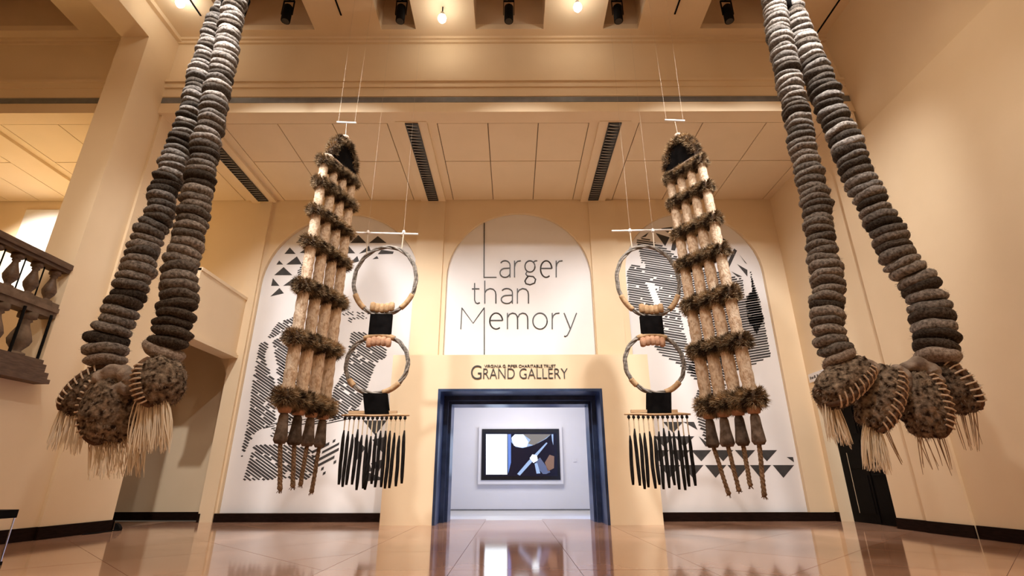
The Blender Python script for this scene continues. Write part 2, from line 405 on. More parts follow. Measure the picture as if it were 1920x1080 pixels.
# black panelled door in the right wall
mb = MB().box(XR+.3, XR+.36, D0, D1, 0.005, DZ)
dr = struct('door_1', mb, 'black_door')
for y0, y1 in ((D0+.12, 11.9), (12.08, D1-.12)):
    for z0, z1 in ((.2, 1.0), (1.15, 1.75), (1.9, 2.5)):
        obj('door_panel', MB().box(XR+.285, XR+.3, y0, y1, z0, z1), 'black_door', dr)
obj('meeting_stile', MB().box(XR+.28, XR+.3, 11.97, 12.01, .01, DZ-.02), 'black_door', dr)
obj('push_bar', MB().tube([(XR+.25, 11.2, 1.0), (XR+.25, 11.85, 1.0)], .018, 8).box(XR+.24, XR+.3, 11.22, 11.26, .98, 1.02).box(XR+.24, XR+.3, 11.8, 11.84, .98, 1.02), 'black_metal', dr)
obj('edge_guard', MB().box(XR+.284, XR+.3, 12.62, 12.64, .2, 1.5), 'chrome', dr)

# ------------------------------------------------------------------ wall print: murals, title and sign
def wp(x, y, Y): p = at(x, y, Y); return (p.x, p.z)
def arch_panel(c, r, zs, zb, y0, y1):
    pts = [(c-r, zb)] + [(c-r*math.cos(math.pi*i/32), zs+r*math.sin(math.pi*i/32)) for i in range(33)] + [(c+r, zb)]
    return MB().prism(pts, 1, y0, y1)
YI = YP-.018
def inside(p, poly):
    r = False; x, y = p
    for i in range(len(poly)):
        (x0, y0), (x1, y1) = poly[i], poly[i-1]
        if (y0 > y) != (y1 > y) and x < (x1-x0)*(y-y0)/(y1-y0)+x0: r = not r
    return r
def flat(mb, poly, y=YI):
    a = sum(poly[i][0]*poly[(i+1) % len(poly)][1]-poly[(i+1) % len(poly)][0]*poly[i][1] for i in range(len(poly)))
    if a < 0: poly = poly[::-1]
    mb.quad(*[(p[0], y, p[1]) for p in poly]); return mb
def hatch(mb, poly, ang, pitch, duty, holes=(), dens=1.0, clipf=None, wob=.0, dash=.0, seed=0):
    """woven halftone: slanted dashes of ink inside poly (metres, x z)"""
    rn = random.Random(seed)
    ca, sa = math.cos(ang), math.sin(ang)
    us = [p[0]*ca+p[1]*sa for p in poly]; vs = [-p[0]*sa+p[1]*ca for p in poly]
    v = math.floor(min(vs)/pitch)*pitch; step = pitch*.45
    while v < max(vs):
        u = min(us); start = None
        while u <= max(us)+step:
            jx = noise.noise((u*2.1, v*2.1, seed))*wob
            p = (u*ca-v*sa+jx, u*sa+v*ca+noise.noise((v*2.3, u*2.3, seed+5))*wob)
            on = inside(p, poly) and not any(inside(p, q) for q in holes) and (clipf is None or clipf(p[0], p[1]))
            if on and dens < 1 and noise.noise((u*1.5, v*3.3, seed+9.)) > dens*1.2-.6: on = False
            if on and dash and noise.noise((u*9, v*31, 3.+seed)) > dash: on = False
            if on and start is None: start = u
            if (not on) and start is not None:
                if u-start > step*1.2:
                    t = pitch*duty*(.8+.4*rn.random())/2; e = pitch*.3
                    q = [(start, v-t), (u-e, v-t), (u, v+t), (start+e, v+t)]
                    flat(mb, [(a*ca-b*sa, a*sa+b*ca) for a, b in q])
                start = None
            u += step
        v += pitch
    return mb
def zp(pts, sx, ox, oy):
    return [wp(ox+x/sx, oy+y/sx, YI) for x, y in pts]
def in_arch(A):
    c, r, zs, zb = A
    return lambda x, z: abs(x-c) < r-.03 and z < arch_z(x, c, r, zs)-.03
def mural(A, label):
    c, r, zs, zb = A
    t = thing('wall_mural', (c, YP-.01, zb), label, 'mural')
    obj('white_ground', arch_panel(c, r-.004, zs, .19, YP-.014, YP-.002), 'white_paint', t); return t
def tri(t, poly): obj('printed_triangle', flat(MB(), poly), 'print_ink', t)
ml = mural(ML, 'arched black and white wall mural of a striped figure, left of the portal')
for T in ([(190, 650), (165, 675), (222, 675)], [(130, 702), (100, 738), (163, 738)], [(245, 690), (185, 733), (245, 735)], [(70, 775), (55, 798), (93, 798)],
          [(170, 752), (110, 798), (198, 797)], [(95, 812), (42, 858), (145, 858)], [(35, 875), (25, 918), (72, 918)], [(155, 872), (92, 918), (160, 915)], [(72, 930), (20, 978), (97, 960)]):
    tri(ml, zp(T, 3, 500, 230))
for T in ([(100, 25), (150, 50), (110, 50)], [(155, 62), (110, 107), (200, 107)], [(265, 68), (215, 107), (315, 107)], [(98, 120), (70, 165), (138, 165)], [(215, 122), (158, 168), (225, 150)],
          [(150, 180), (98, 228), (160, 210)], [(285, 145), (355, 155), (350, 168), (265, 170)], [(260, 180), (235, 198), (270, 195)]):
    tri(ml, zp(T, 3, 620, 420))
for T in ([(470, 735), (550, 735), (510, 785)], [(440, 790), (478, 828), (440, 880)], [(500, 800), (545, 790), (540, 850)], [(480, 850), (500, 905), (470, 915)], [(495, 880), (548, 862), (520, 910)], [(475, 905), (548, 935), (480, 940)]):
    tri(ml, [wp(420+x/1.8, 380+y/1.8, YI) for x, y in T])
mb = MB(); Z = lambda pts: zp(pts, 2.7, 430, 560); cl = in_arch(ML); an = math.radians(-32)
hatch(mb, Z([(150, 225), (185, 215), (200, 240), (178, 280), (185, 330), (215, 380), (240, 460), (228, 520), (235, 620), (190, 650), (150, 665), (130, 680), (95, 740), (50, 830), (65, 740), (95, 600), (110, 450), (130, 330)]), an, .062, .68, clipf=cl, dash=.45, seed=1)
hatch(mb, Z([(215, 215), (260, 190), (345, 195), (360, 260), (320, 340), (300, 430), (285, 470), (262, 400), (240, 330), (225, 270)]), an, .062, .68, clipf=cl, dash=.45, seed=2)
hatch(mb, Z([(190, 195), (240, 120), (340, 85), (360, 140), (270, 165), (215, 200)]), an, .062, .68, clipf=cl, dash=.45, seed=3)
hatch(mb, Z([(120, 740), (230, 735), (300, 740), (420, 760), (440, 850), (400, 915), (250, 915), (65, 920), (85, 850)]), an, .062, .68, clipf=cl, dash=.45, seed=4)
hatch(mb, Z([(400, 740), (550, 715), (560, 790), (500, 880), (430, 920), (420, 840)]), math.radians(28), .12, .45, clipf=cl, dash=.3, dens=.8, seed=5)
hatch(mb, Z([(610, 165), (690, 170), (760, 230), (800, 250), (790, 300), (740, 330), (700, 440), (660, 540), (590, 600), (520, 620), (500, 560), (525, 450), (590, 350), (600, 260)]), an, .062, .68, clipf=cl, dash=.45, seed=6)
hatch(mb, Z([(560, 65), (650, 62), (705, 75), (690, 105), (640, 100), (615, 125)]), an, .062, .5, clipf=cl, dash=.2, dens=.7, seed=7)
hatch(mb, Z([(240, 620), (290, 600), (480, 610), (660, 560), (650, 600), (480, 640), (300, 650), (150, 665)]), math.radians(12), .055, .5, clipf=cl, dash=.35, seed=8)
hatch(mb, Z([(200, 700), (300, 690), (320, 560), (480, 600), (470, 440), (370, 430), (330, 520), (280, 480), (250, 600)]), an, .07, .45, clipf=cl, dash=.1, dens=.75, seed=9)
hatch(mb, zp([(210, 770), (245, 770), (225, 840), (180, 875), (165, 845)], 3, 500, 230), math.radians(25), .06, .6, clipf=cl, seed=10)
hatch(mb, Z([(235, 350), (300, 300), (345, 420), (345, 600), (255, 640), (248, 520)]), an, .062, .62, clipf=cl, dash=.4, dens=.9, seed=11)
obj('printed_hatching', mb, 'print_ink', ml)['kind'] = 'stuff'

mr = mural(MR, 'arched black and white wall mural of a striped head, right of the portal')
cr = in_arch(MR)
for T in ([(285, 60), (380, 90), (350, 150)], [(400, 120), (440, 120), (415, 180), (390, 175)], [(240, 55), (180, 95), (220, 85)], [(320, 30), (420, 15), (370, 60)], [(500, 160), (540, 180), (520, 200)],
          [(700, 75), (765, 110), (700, 105)], [(815, 165), (835, 180), (770, 320), (750, 310)], [(850, 205), (905, 272), (890, 262)], [(835, 270), (905, 310), (905, 355)], [(795, 320), (870, 355), (840, 358)]):
    tri(mr, zp(T, 3.6, 1150, 420))
for yt, yb_, hw, xs in ((791, 812, 19, (1262,)), (818, 838, 19, (1245, 1283)), (844, 865, 19, (1236, 1275, 1315, 1356, 1397, 1438)), (872, 896, 20, (1256, 1299, 1342, 1384, 1426, 1469))):
    for x in xs: tri(mr, [wp(x-hw, yt, YI), wp(x, yb_, YI), wp(x+hw, yt, YI)])
for T in ([(1281, 791), (1301, 791), (1308, 806)], [(1310, 818), (1337, 838), (1323, 837)], [(1475, 857), (1487, 857), (1489, 867)]): tri(mr, [wp(x, y, YI) for x, y in T])
mb = MB(); Z = lambda pts: zp(pts, 3.6, 1150, 420); ar = math.radians(9)
hatch(mb, Z([(150, 100), (215, 95), (300, 130), (380, 180), (440, 230), (480, 330), (500, 430), (520, 560), (545, 700), (600, 900), (610, 1075), (560, 1060), (480, 990), (430, 940), (330, 890), (270, 830), (340, 760), (320, 620), (180, 600), (100, 540), (65, 440), (75, 330), (120, 270), (190, 290), (165, 170)]), math.radians(-10), .068, .66, clipf=cr, dash=.5, seed=21,
      holes=(Z([(225, 400), (260, 400), (300, 500), (350, 620), (320, 640), (280, 560)]), Z([(430, 500), (460, 500), (520, 760), (560, 900), (530, 900), (480, 740)])))
hatch(mb, Z([(440, 230), (600, 300), (760, 340), (870, 370), (885, 500), (930, 450), (915, 290), (990, 520), (1060, 890), (880, 990), (600, 960), (545, 700), (500, 430)]), ar, .068, .64, clipf=cr, dash=.6, seed=22)
hatch(mb, Z([(925, 330), (960, 460), (1015, 640), (965, 740), (905, 660), (885, 520), (930, 450)]), ar, .068, .95, clipf=cr, seed=23)
Z = lambda pts: zp(pts, 3, 1280, 600)
hatch(mb, Z([(75, 170), (240, 200), (240, 420), (130, 440), (130, 520), (160, 660), (130, 690), (90, 600), (70, 520), (60, 440), (100, 350), (60, 300), (20, 280)]), math.radians(-22), .068, .66, clipf=cr, dash=.4, dens=.95, seed=24)
obj('printed_hatching', mb, 'print_ink', mr)['kind'] = 'stuff'

# title panel with thin lettering
def arcp(cx, cy, rx, ry, a0, a1, n=14):
    return [(cx+rx*math.cos(math.radians(a0+(a1-a0)*i/n)), cy+ry*math.sin(math.radians(a0+(a1-a0)*i/n))) for i in range(n+1)]
GL = {
 'a': (.62, [[(.06, .86)] + arcp(.32, .72, .30, .28, 130, 0) + [(.62, 0)], [(.62, .56), (.34, .54)] + arcp(.32, .27, .30, .27, 100, 300)+[(.56, .12), (.62, .22)]]),
 'r': (.36, [[(0, 0), (0, 1)], [(0, .62), (.06, .84), (.18, .97), (.38, 1)]]),
 'g': (.66, [arcp(.30, .66, .30, .34, 0, 360, 22), [(.52, .92), (.60, .99), (.74, 1)], [(.12, .36), (.05, .2), (.14, .08), (.5, .04), (.64, -.12), (.58, -.34), (.3, -.45), (.06, -.38), (0, -.22), (.1, -.04), (.2, .06)]]),
 'e': (.68, [[(.02, .54), (.68, .54)] + arcp(.35, .5, .34, .5, 5, 305, 22)]),
 't': (.42, [[(.14, 1.36), (.14, .22), (.2, .04), (.3, -.01), (.42, .05)], [(0, .98), (.4, .98)]]),
 'h': (.60, [[(0, 0), (0, 1.52)], [(0, .7), (.1, .9), (.28, 1), (.46, .95), (.57, .8), (.6, .6), (.6, 0)]]),
 'n': (.60, [[(0, 0), (0, 1)], [(0, .7), (.1, .9), (.28, 1), (.46, .95), (.57, .8), (.6, .6), (.6, 0)]]),
 'm': (1.08, [[(0, 0), (0, 1)], [(0, .7), (.1, .92), (.27, 1), (.43, .95), (.52, .8), (.54, .6), (.54, 0)], [(.54, .7), (.64, .92), (.81, 1), (.97, .95), (1.06, .8), (1.08, .6), (1.08, 0)]]),
 'o': (.76, [arcp(.38, .5, .38, .5, 0, 360, 26)]),
 'y': (.66, [[(0, 1), (.34, 0)], [(.66, 1), (.34, 0), (.18, -.38), (.08, -.46), (0, -.44)]]),
}
tp = thing('title_panel', (CX, YP-.01, ZK), 'white arched title panel above the portal with thin grey lettering', 'wall sign')
obj('white_ground', arch_panel(MC[0], MC[1]-.004, MC[2], 3.76, YP-.014, YP-.002), 'white_paint', tp)
YL = YP-.02
def pline(mb, pts, wpx):
    P = [at(x, y, YL) for x, y in pts]; mb.tube(P, wpx/2/ppm(P[0]), 4); return mb
def word(txt, x0, base, xh, x1):
    gap = .27; tot = sum(GL[c][0] for c in txt)+gap*(len(txt)-1)
    sx = (x1-x0)/tot; x = x0
    for c in txt:
        mb = MB()
        for st in GL[c][1]: pline(mb, [(x+px*sx, base-py*xh) for px, py in st], 2.8)
        obj('letter', mb, 'letter_ink', tp); x += (GL[c][0]+gap)*sx
obj('letter', pline(pline(MB(), [(908, 418), (907.5, 521)], 2.6), [(907, 520), (931, 520)], 2.3), 'letter_ink', tp)
word('arger', 937, 520, 31, 1054)
word('than', 885, 569, 28, 991)
mm = pline(pline(MB(), [(864, 617), (866, 577)], 2.3), [(866, 577), (887, 606), (908, 577)], 2.3); pline(mm, [(908, 577), (908, 667)], 2.6)
obj('letter', mm, 'letter_ink', tp)
word('emory', 918, 617, 30, 1081)

def text_mesh(txt, xa, xb, ytop, ybot, Y, depth=.01, off=0.):
    cu = bpy.data.curves.new('txt', 'FONT'); cu.body = txt; cu.size = 1; cu.extrude = depth; cu.offset = off
    o = bpy.data.objects.new('txt', cu); C.objects.link(o); bpy.context.view_layer.update()
    dg = bpy.context.evaluated_depsgraph_get(); me = bpy.data.meshes.new_from_object(o.evaluated_get(dg))
    bpy.data.objects.remove(o)
    xs = [v.co.x for v in me.vertices]; ys = [v.co.y for v in me.vertices]
    a, b = at(xa, ybot, Y), at(xb, ytop, Y)
    sx = (b.x-a.x)/(max(xs)-min(xs)); sz = (b.z-a.z)/(max(ys)-min(ys))
    for v in me.vertices:
        v.co = V((a.x+(v.co.x-min(xs))*sx, Y-v.co.z, a.z+(v.co.y-min(ys))*sz))
    me.materials.clear(); me.materials.append(MATS['letter_ink']); return me
gs = thing('gallery_sign', at(973, 711, YK-.01), 'raised dark lettering on the cream wall over the steel portal', 'wall sign')
link('lettering', text_mesh('G', 883, 903, 685, 711, YK-.012, off=-.012), gs)
link('lettering', text_mesh('RAND', 906, 965, 690.5, 710, YK-.012, off=-.012), gs)
link('lettering', text_mesh('GALLERY', 974, 1064, 690.5, 710, YK-.012, off=-.012), gs)
link('small_lettering', text_mesh('VIRGINIA G. PIPER CHARITABLE TRUST', 908, 1042, 683.5, 689, YK-.012), gs)

# plate on the right wall beside the door
sp = thing('wall_plate', (XR-.02, 12.6, 3.2), 'small white lettered plate on the right wall above the black door', 'wall sign')
obj('plate', MB().box(XR-.025, XR, 12.15, 13.0, 3.22, 3.43), 'white_paint', sp)
mb = MB(); y = 12.93
for L_ in (.05, .06, .04, .07, 0, .05, .06, .05, 0, .06, .05, .06):
    if L_: mb.box(XR-.028, XR-.025, y-L_*.8, y, 3.29, 3.29+.05+.02*(int(L_*100) % 2))
    y -= .062
obj('lettering', mb, 'print_ink', sp)

# ------------------------------------------------------------------ video display in the gallery
YD = YG-.12
vd = thing('video_display', (.2, YG-.06, 0.8), 'wide video screen in a white case on the gallery wall', 'screen')
def rect(x0, y0, x1, y1, Y0, Y1):
    a, b = at(x0, y1, Y0), at(x1, y0, Y0); return MB().box(a.x, b.x, Y0, Y1, a.z, b.z)
obj('case', rect(896, 799, 1053, 908, YD, YG), 'gallery_white', vd)
obj('bezel', rect(902, 804, 1048, 900, YD-.03, YD), 'screen_bezel', vd)
obj('screen', rect(908, 811, 1043, 893, YD-.034, YD-.03), 'screen_dark', vd)
def pix(name, pts, m, d=.036):
    mb = MB(); P = [at(820+x/3.375, 660+y/3.375, YD-d) for x, y in pts]
    flat(mb, [(p.x, p.z) for p in P], YD-d); obj(name, mb, m, vd)
pix('picture_window', [(308, 520), (442, 520), (442, 775), (308, 775)], 'screen_white')
pix('picture_window_frame', [(446, 520), (466, 520), (466, 700), (448, 770)], 'screen_blue')
pix('picture_hat', [(470, 540), (490, 522), (720, 520), (690, 548), (640, 575), (600, 592), (540, 608), (495, 600), (468, 570)], 'screen_paleblue')
pix('picture_hat_light', [(470, 545), (490, 522), (545, 522), (575, 570), (565, 600), (520, 602), (485, 592)], 'screen_white', .037)
pix('picture_hat_shade', [(540, 520), (720, 520), (680, 550), (610, 590), (575, 580), (590, 555)], 'screen_grey', .038)
pix('picture_rod', [(505, 772), (575, 690), (690, 572), (697, 577), (596, 700), (522, 782)], 'screen_paleblue', .038)
pix('picture_hand', [(585, 672), (602, 648), (630, 655), (635, 685), (608, 702)], 'screen_white', .04)
pix('picture_arm', [(620, 690), (650, 668), (715, 760), (690, 772), (668, 772), (640, 740)], 'screen_navy', .037)
pix('picture_sleeve', [(615, 705), (632, 702), (652, 768), (628, 770)], 'screen_paleblue', .039)
pix('picture_glow', [(710, 650), (740, 660), (738, 735), (700, 755), (680, 700)], 'screen_rust', .037)
pix('picture_corner', [(722, 520), (734, 520), (734, 590), (726, 560)], 'screen_paleblue', .037)
tag(obj('wall_switch', rect(1075, 858, 1081, 866, YG-.02, YG), 'gallery_white'), 'tiny white switch plate on the gallery wall beside the screen', 'switch')

# ------------------------------------------------------------------ ceiling fittings
def vent(x, y0, y1, label):
    z = ZR-.08
    t = thing('air_vent', (x, (y0+y1)/2, z-.03), label, 'vent', 'linear vents on the end bay beams')
    mb = MB()
    mb.box(x-.15, x-.13, y0, y1, z-.025, z).box(x+.13, x+.15, y0, y1, z-.025, z).box(x-.15, x+.15, y0-.02, y0, z-.025, z).box(x-.15, x+.15, y1, y1+.02, z-.025, z)
    obj('frame', mb, 'vent_frame', t)
    obj('dark_backing', MB().box(x-.13, x+.13, y0, y1, z-.004, z+.01), 'vent_frame', t)
    n = 30; me = None
    for i in range(n):
        yy = y0+(i+.5)*(y1-y0)/n
        if me is None: me = MB().box(-.13, .13, -.028, .028, -.004, .004).mesh('slat', 'vent_slat')
        link('slat', me, t, Matrix.Translation((x, yy, z-.014)) @ Matrix.Rotation(.5, 4, 'X') @ Matrix.Rotation(.35, 4, 'Z'))
vent(-2.31, 9.56, 12.95, 'long slatted air vent on the ceiling beam left of the title panel')
vent(2.36, 9.56, 12.95, 'long slatted air vent on the ceiling beam right of the title panel')
vent(-7.28, 9.56, 12.95, 'long slatted air vent partly hidden behind the left garland')

def can_light(px, label):
    Y = 8.45; p = at(px, 40, Y)
    t = thing('ceiling_spotlight', (p.x, Y, p.z), label, 'spotlight', 'black spotlights in the ceiling coffers')
    obj('can', MB().lathe([(.085, 0), (.10, .01), (.10, .42), (.07, .46), (.03, .48)], 14, (p.x, Y, p.z)), 'black_metal', t, True)
    obj('yoke', MB().box(p.x-.125, p.x-.11, Y-.02, Y+.02, p.z+.2, p.z+.62).box(p.x+.11, p.x+.125, Y-.02, Y+.02, p.z+.2, p.z+.62).box(p.x-.125, p.x+.125, Y-.02, Y+.02, p.z+.6, p.z+.62), 'black_metal', t)
    obj('stem', MB().tube([(p.x, Y, p.z+.61), (p.x, Y, ZC+1.0)], .015, 8), 'black_metal', t)
    obj('lens', MB().lathe([(.0, -.002), (.08, -.002), (.08, .004), (0, .004)], 14, (p.x, Y, p.z)), 'vent_frame', t)
can_light(535, 'black spotlight in the ceiling coffer just right of the left garland')
can_light(750, 'black spotlight in the narrow coffer above the left ring hanging')
can_light(954, 'black spotlight in the middle ceiling coffer over the title')
can_light(1160, 'black spotlight in the narrow coffer above the right ring hanging')
can_light(1368, 'black spotlight in the ceiling coffer just left of the right garland')
def bulb_light(px, py, Y, label, m='bulb'):
    p = at(px, py, Y)
    t = thing('bare_spotlight', tuple(p), label, 'spotlight', 'lit lamps on thin stems')
    obj('stem', MB().tube([(p.x, Y, p.z+.14), (p.x, Y, ZC)], .014, 8), 'black_metal', t)
    obj('socket', MB().lathe([(.03, .16), (.045, .15), (.05, .08), (.06, .06)][::-1], 12, tuple(p)), 'chrome', t, True)
    obj('lamp', MB().lathe([(.005, -.115), (.05, -.10), (.083, -.05), (.09, 0), (.075, .05), (.05, .075)], 14, tuple(p)), m, t, True)
bulb_light(829, 34, 8.3, 'glowing lamp on a dark stem left of the middle coffer')
bulb_light(1083, 13, 8.05, 'glowing lamp at the top edge right of the middle coffer')
bulb_light(338, 5, 8.0, 'small lit lamp beside the left garland hanger near the ceiling edge')
sl = MB()
for xx, y0, y1 in ((-3.84, 5, 8.5), (3.66, 5, 8.5), (7.15, 5, 9.15), (-7.0, 5, 8.5)): sl.box(xx-.018, xx+.018, y0, y1, ZC-.012, ZC)
struct('trim_ceiling_slots', sl, 'black_metal')

# ------------------------------------------------------------------ balustrade on the left
bl = thing('balustrade', (XL-.12, 6.5, 2.4), 'carved stone balcony balustrade with two rows of balusters, left of the pier', 'balustrade')
X0 = XL-.14
obj('cornice', MB().box(X0-.14, XL+.26, 3.0, 8.37, 2.40, 2.47).box(X0-.14, XL+.2, 3.0, 8.37, 2.47, 2.58).box(X0-.14, XL+.12, 3.0, 8.37, 2.58, 2.72).box(X0-.14, XL+.05, 3.0, 8.37, 2.72, 2.8), 'rail_wood', bl)
obj('middle_rail', MB().box(X0-.13, X0+.17, 3.0, 8.37, 3.62, 3.70).box(X0-.11, X0+.14, 3.0, 8.37, 3.70, 3.78).box(X0-.11, X0+.14, 3.0, 8.37, 3.52, 3.62), 'stone', bl)
obj('handrail', MB().box(X0-.13, X0+.17, 3.0, 8.37, 4.42, 4.52).box(X0-.1, X0+.13, 3.0, 8.37, 4.36, 4.42), 'rail_wood', bl)
prof = [(.085, 0), (.085, .06), (.05, .08), (.045, .12), (.09, .25), (.105, .36), (.085, .5), (.05, .68), (.04, .76), (.06, .80), (.05, .84), (.085, .87), (.085, 1.0)]
up = MB().lathe([(r, z*.58) for r, z in prof], 14).mesh('baluster', 'rail_wood', True)
lo = MB().lathe([(r*1.55, z*.72) for r, z in prof], 14).mesh('baluster', 'stone', True)
for i in range(14):
    link('baluster', up, bl, Matrix.Translation((X0+.02, 8.22-i*.36, 3.78)))
for i in range(10):
    link('baluster', lo, bl, Matrix.Translation((X0+.02, 8.0-i*.5, 2.80)))
    obj('iron_bar', MB().tube([(XL+.02, 8.27-i*.5, 2.8), (XL+.02, 8.27-i*.5, 3.56)], .022, 6), 'iron', bl)
for i in range(14):
    obj('iron_bar', MB().tube([(X0-.02, 8.04-i*.36, 3.78), (X0-.02, 8.04-i*.36, 4.36)], .011, 6), 'iron', bl)
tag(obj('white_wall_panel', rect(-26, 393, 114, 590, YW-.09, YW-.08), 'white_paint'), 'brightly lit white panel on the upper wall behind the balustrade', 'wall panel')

# ------------------------------------------------------------------ bead garlands
def bead_mesh(seed, m, fuzzn=170):
    mb = MB(); n1, n2 = 26, 13; rn = random.Random(seed); rows = []
    for i in range(n2+1):
        t = -math.pi/2+math.pi*i/n2
        r = math.copysign(abs(math.cos(t))**.62, math.cos(t)); z = .36*math.copysign(abs(math.sin(t))**.85, math.sin(t))
        rows.append((max(r, .02), z))
    mb.lathe(rows, n1)
    vs = []
    for x, y, z in mb.v:
        d = noise.noise((x*1.7+seed*3.1, y*1.7, z*2.5))*.10+noise.noise((x*4.5, y*4.5+seed, z*5))*.04
        zz = z+noise.noise((x*1.2, y*1.2, seed*2.7))*.10
        vs.append((x*(1+d), y*(1+d), zz*(1+d)))
    mb.v = vs; nf = len(mb.f)
    for k in range(fuzzn):
        th = rn.uniform(0, 2*math.pi); t = rn.uniform(-1.2, 1.2); r = abs(math.cos(t))**.62; z = .36*math.sin(t)
        p = V((r*math.cos(th), r*math.sin(th), z))*.98; d = V((math.cos(th), math.sin(th), math.sin(t)+rn.uniform(-.6, .6))).normalized()*rn.uniform(.06, .16)
        d += V((rn.uniform(-.06, .06), rn.uniform(-.06, .06), rn.uniform(-.06, .06)))
        mb.blade(p, d, .008, d.cross(V((rn.uniform(-1, 1), rn.uniform(-1, 1), rn.uniform(-1, 1)))).normalized())
    me = mb.mesh('bead', [m, 'fuzz'], True)
    for i in range(nf, len(me.polygons)): me.polygons[i].material_index = 1
    return me
BG = [bead_mesh(i, 'felt_grey') for i in range(6)]; BD = [bead_mesh(10+i, 'felt_dark') for i in range(4)]; BLT = [bead_mesh(20+i, 'felt_light') for i in range(2)]
GY = 6.5
def strand(t, path, seed, dark=.25, dy=0.0):
    rn = random.Random(seed)
    P = [at(x, y, GY+dy) for x, y, w_ in path]; W = [w_/ppm(p) for p, (x, y, w_) in zip(P, path)]
    seg = [(P[i+1]-P[i]).length for i in range(len(P)-1)]; tot = sum(seg)
    def ev(s):
        i = 0
        while i < len(seg)-1 and s > seg[i]: s -= seg[i]; i += 1
        f = min(1, s/seg[i]); return P[i].lerp(P[i+1], f), W[i]*(1-f)+W[i+1]*f
    s = 0
    core = []
    while s < tot:
        p, wd = ev(s); q, _ = ev(min(tot, s+.15)); q0, _ = ev(max(0, s-.15)); d = (q0-q).normalized()
        d = (d + V((rn.uniform(-.16, .16), rn.uniform(-.12, .12), rn.uniform(-.05, .25)))).normalized()
        core.append(p)
        r = wd/2*rn.uniform(.93, 1.05)
        if s > tot-.10: me = rn.choice(BLT)
        else: me = rn.choice(BD) if rn.random() < dark else rn.choice(BG)
        rot = d.to_track_quat('Z', 'Y').to_matrix().to_4x4() @ Matrix.Rotation(rn.uniform(0, 6.28), 4, 'Z')
        th = rn.uniform(.86, 1.1)
        link('bead', me, t, Matrix.Translation(p+V((rn.uniform(-.012, .012), rn.uniform(-.02, .02), 0))) @ rot @ Matrix.Diagonal((r, r*rn.uniform(.95, 1.05), r*th, 1)))
        s += wd*.275*rn.uniform(.92, 1.1)
    obj('inner_cord', MB().tube(core, .03, 6), 'felt_dark', t)
def pod(t, p0, p1, wpx, phi, seed, dy=0, stitches=9, span=(-.75, .8)):
    """stuffed wool pod from pixel p0 (top) to p1 (tip), seam on the meridian phi degrees from the viewer's side"""
    a, b = at(*p0, GY+dy), at(*p1, GY+dy-.03); c = (a+b)/2; ax = (a-b).normalized(); Lh = (a-b).length/2; R = wpx/2/ppm(c)
    fr = V((0, -1, -.1)); fr = (fr-fr.dot(ax)*ax).normalized(); sd = ax.cross(fr)
    if sd.x < 0: sd = -sd
    mb = MB(); n1, n2 = 48, 36
    rows = []
    for i in range(n2+1):
        th = -math.pi/2+math.pi*i/n2; rows.append((max(.02, abs(math.cos(th))**.75), math.sin(th)))
    mb.lathe(rows, n1); vs = []
    for x, y, z in mb.v:
        d = 1+noise.noise((x*2.2+seed, y*2.2, z*2.6))*.09+noise.noise((x*6+seed, y*6, z*8))*.08+noise.noise((x*13, y*13+seed, z*16))*.06
        vs.append(tuple(c+ax*(z*Lh*d)+fr*(x*R*d)+sd*(y*R*d)))
    mb.v = vs; rn = random.Random(seed); nf = len(mb.f)
    def surf(th, ph, k=1.):
        r = abs(math.cos(th))**.75*k
        return c+ax*(math.sin(th)*Lh*k)+fr*(math.cos(ph)*r*R)+sd*(math.sin(ph)*r*R)
    for k in range(900):
        th = math.asin(rn.uniform(-1, 1)); ph = rn.uniform(0, 6.28); p = surf(th, ph, .99); d = (p-c).normalized()*rn.uniform(.015, .045)
        d += V((rn.uniform(-.02, .02), rn.uniform(-.02, .02), rn.uniform(-.03, .01)))
        mb.blade(p, d, .004, d.cross(V((rn.uniform(-1, 1), rn.uniform(-1, 1), rn.uniform(-1, 1)))).normalized())
    me = mb.mesh('pod', ['pod_wool', 'fuzz'], True)
    for i in range(nf, len(me.polygons)): me.polygons[i].material_index = 1
    o = link('pod', me, t); WORLD[o.name] = WORLD[t.name]
    o.matrix_parent_inverse = Matrix.Translation(-WORLD[t.name]); WORLD[o.name] = V((0, 0, 0))
    ph = math.radians(phi)
    obj('seam', MB().tube([surf(1.35-2.75*i/16, ph, 1.0) for i in range(17)], [.01]+[.035]*15+[.01], 8), 'pod_seam', o, True)
    dp = .105/R
    for i in range(stitches):
        th = span[1]-(span[1]-span[0])*i/(stitches-1)
        q = [surf(th+.05, ph-dp*1.05, 1.04), surf(th+.02, ph-dp*.4, 1.13), surf(th-.02, ph+dp*.4, 1.13), surf(th-.05, ph+dp*1.05, 1.04)]
        obj('stitch', MB().tube(q, .0105, 6), 'stitch_cord', o)
    return o
def tassel(t, roots, tips, n, m, seed, dy=-.05, bend=.12, rad=.0056):
    rn = random.Random(seed); mb = MB()
    (rx0, ry0), (rx1, ry1) = roots; (tx0, ty0), (tx1, ty1) = tips
    for k in range(n):
        f = rn.random(); g2 = min(1, max(0, f+rn.uniform(-.22, .22)))
        a = at(rx0+(rx1-rx0)*f, ry0+(ry1-ry0)*f, GY+dy); b = at(tx0+(tx1-tx0)*g2, ty0+(ty1-ty0)*g2+rn.uniform(-14, 6), GY+dy+rn.uniform(-.12, .1))
        a = a+V((0, rn.uniform(-.04, .04), .03)); o_ = V((rn.uniform(-bend, bend), rn.uniform(-.05, .05), 0))
        pts = [a.lerp(b, s)+o_*(s*(1-s))+V((0, 0, .10*s*(1-s)*(1 if abs(b.x-a.x) > .1 else .2))) for s in (0, .25, .5, .75, 1)]
        mb.tube(pts, [rad, rad*1.2, rad*1.1, rad, rad*.5], 3)
    obj('tassel', mb, m, t)
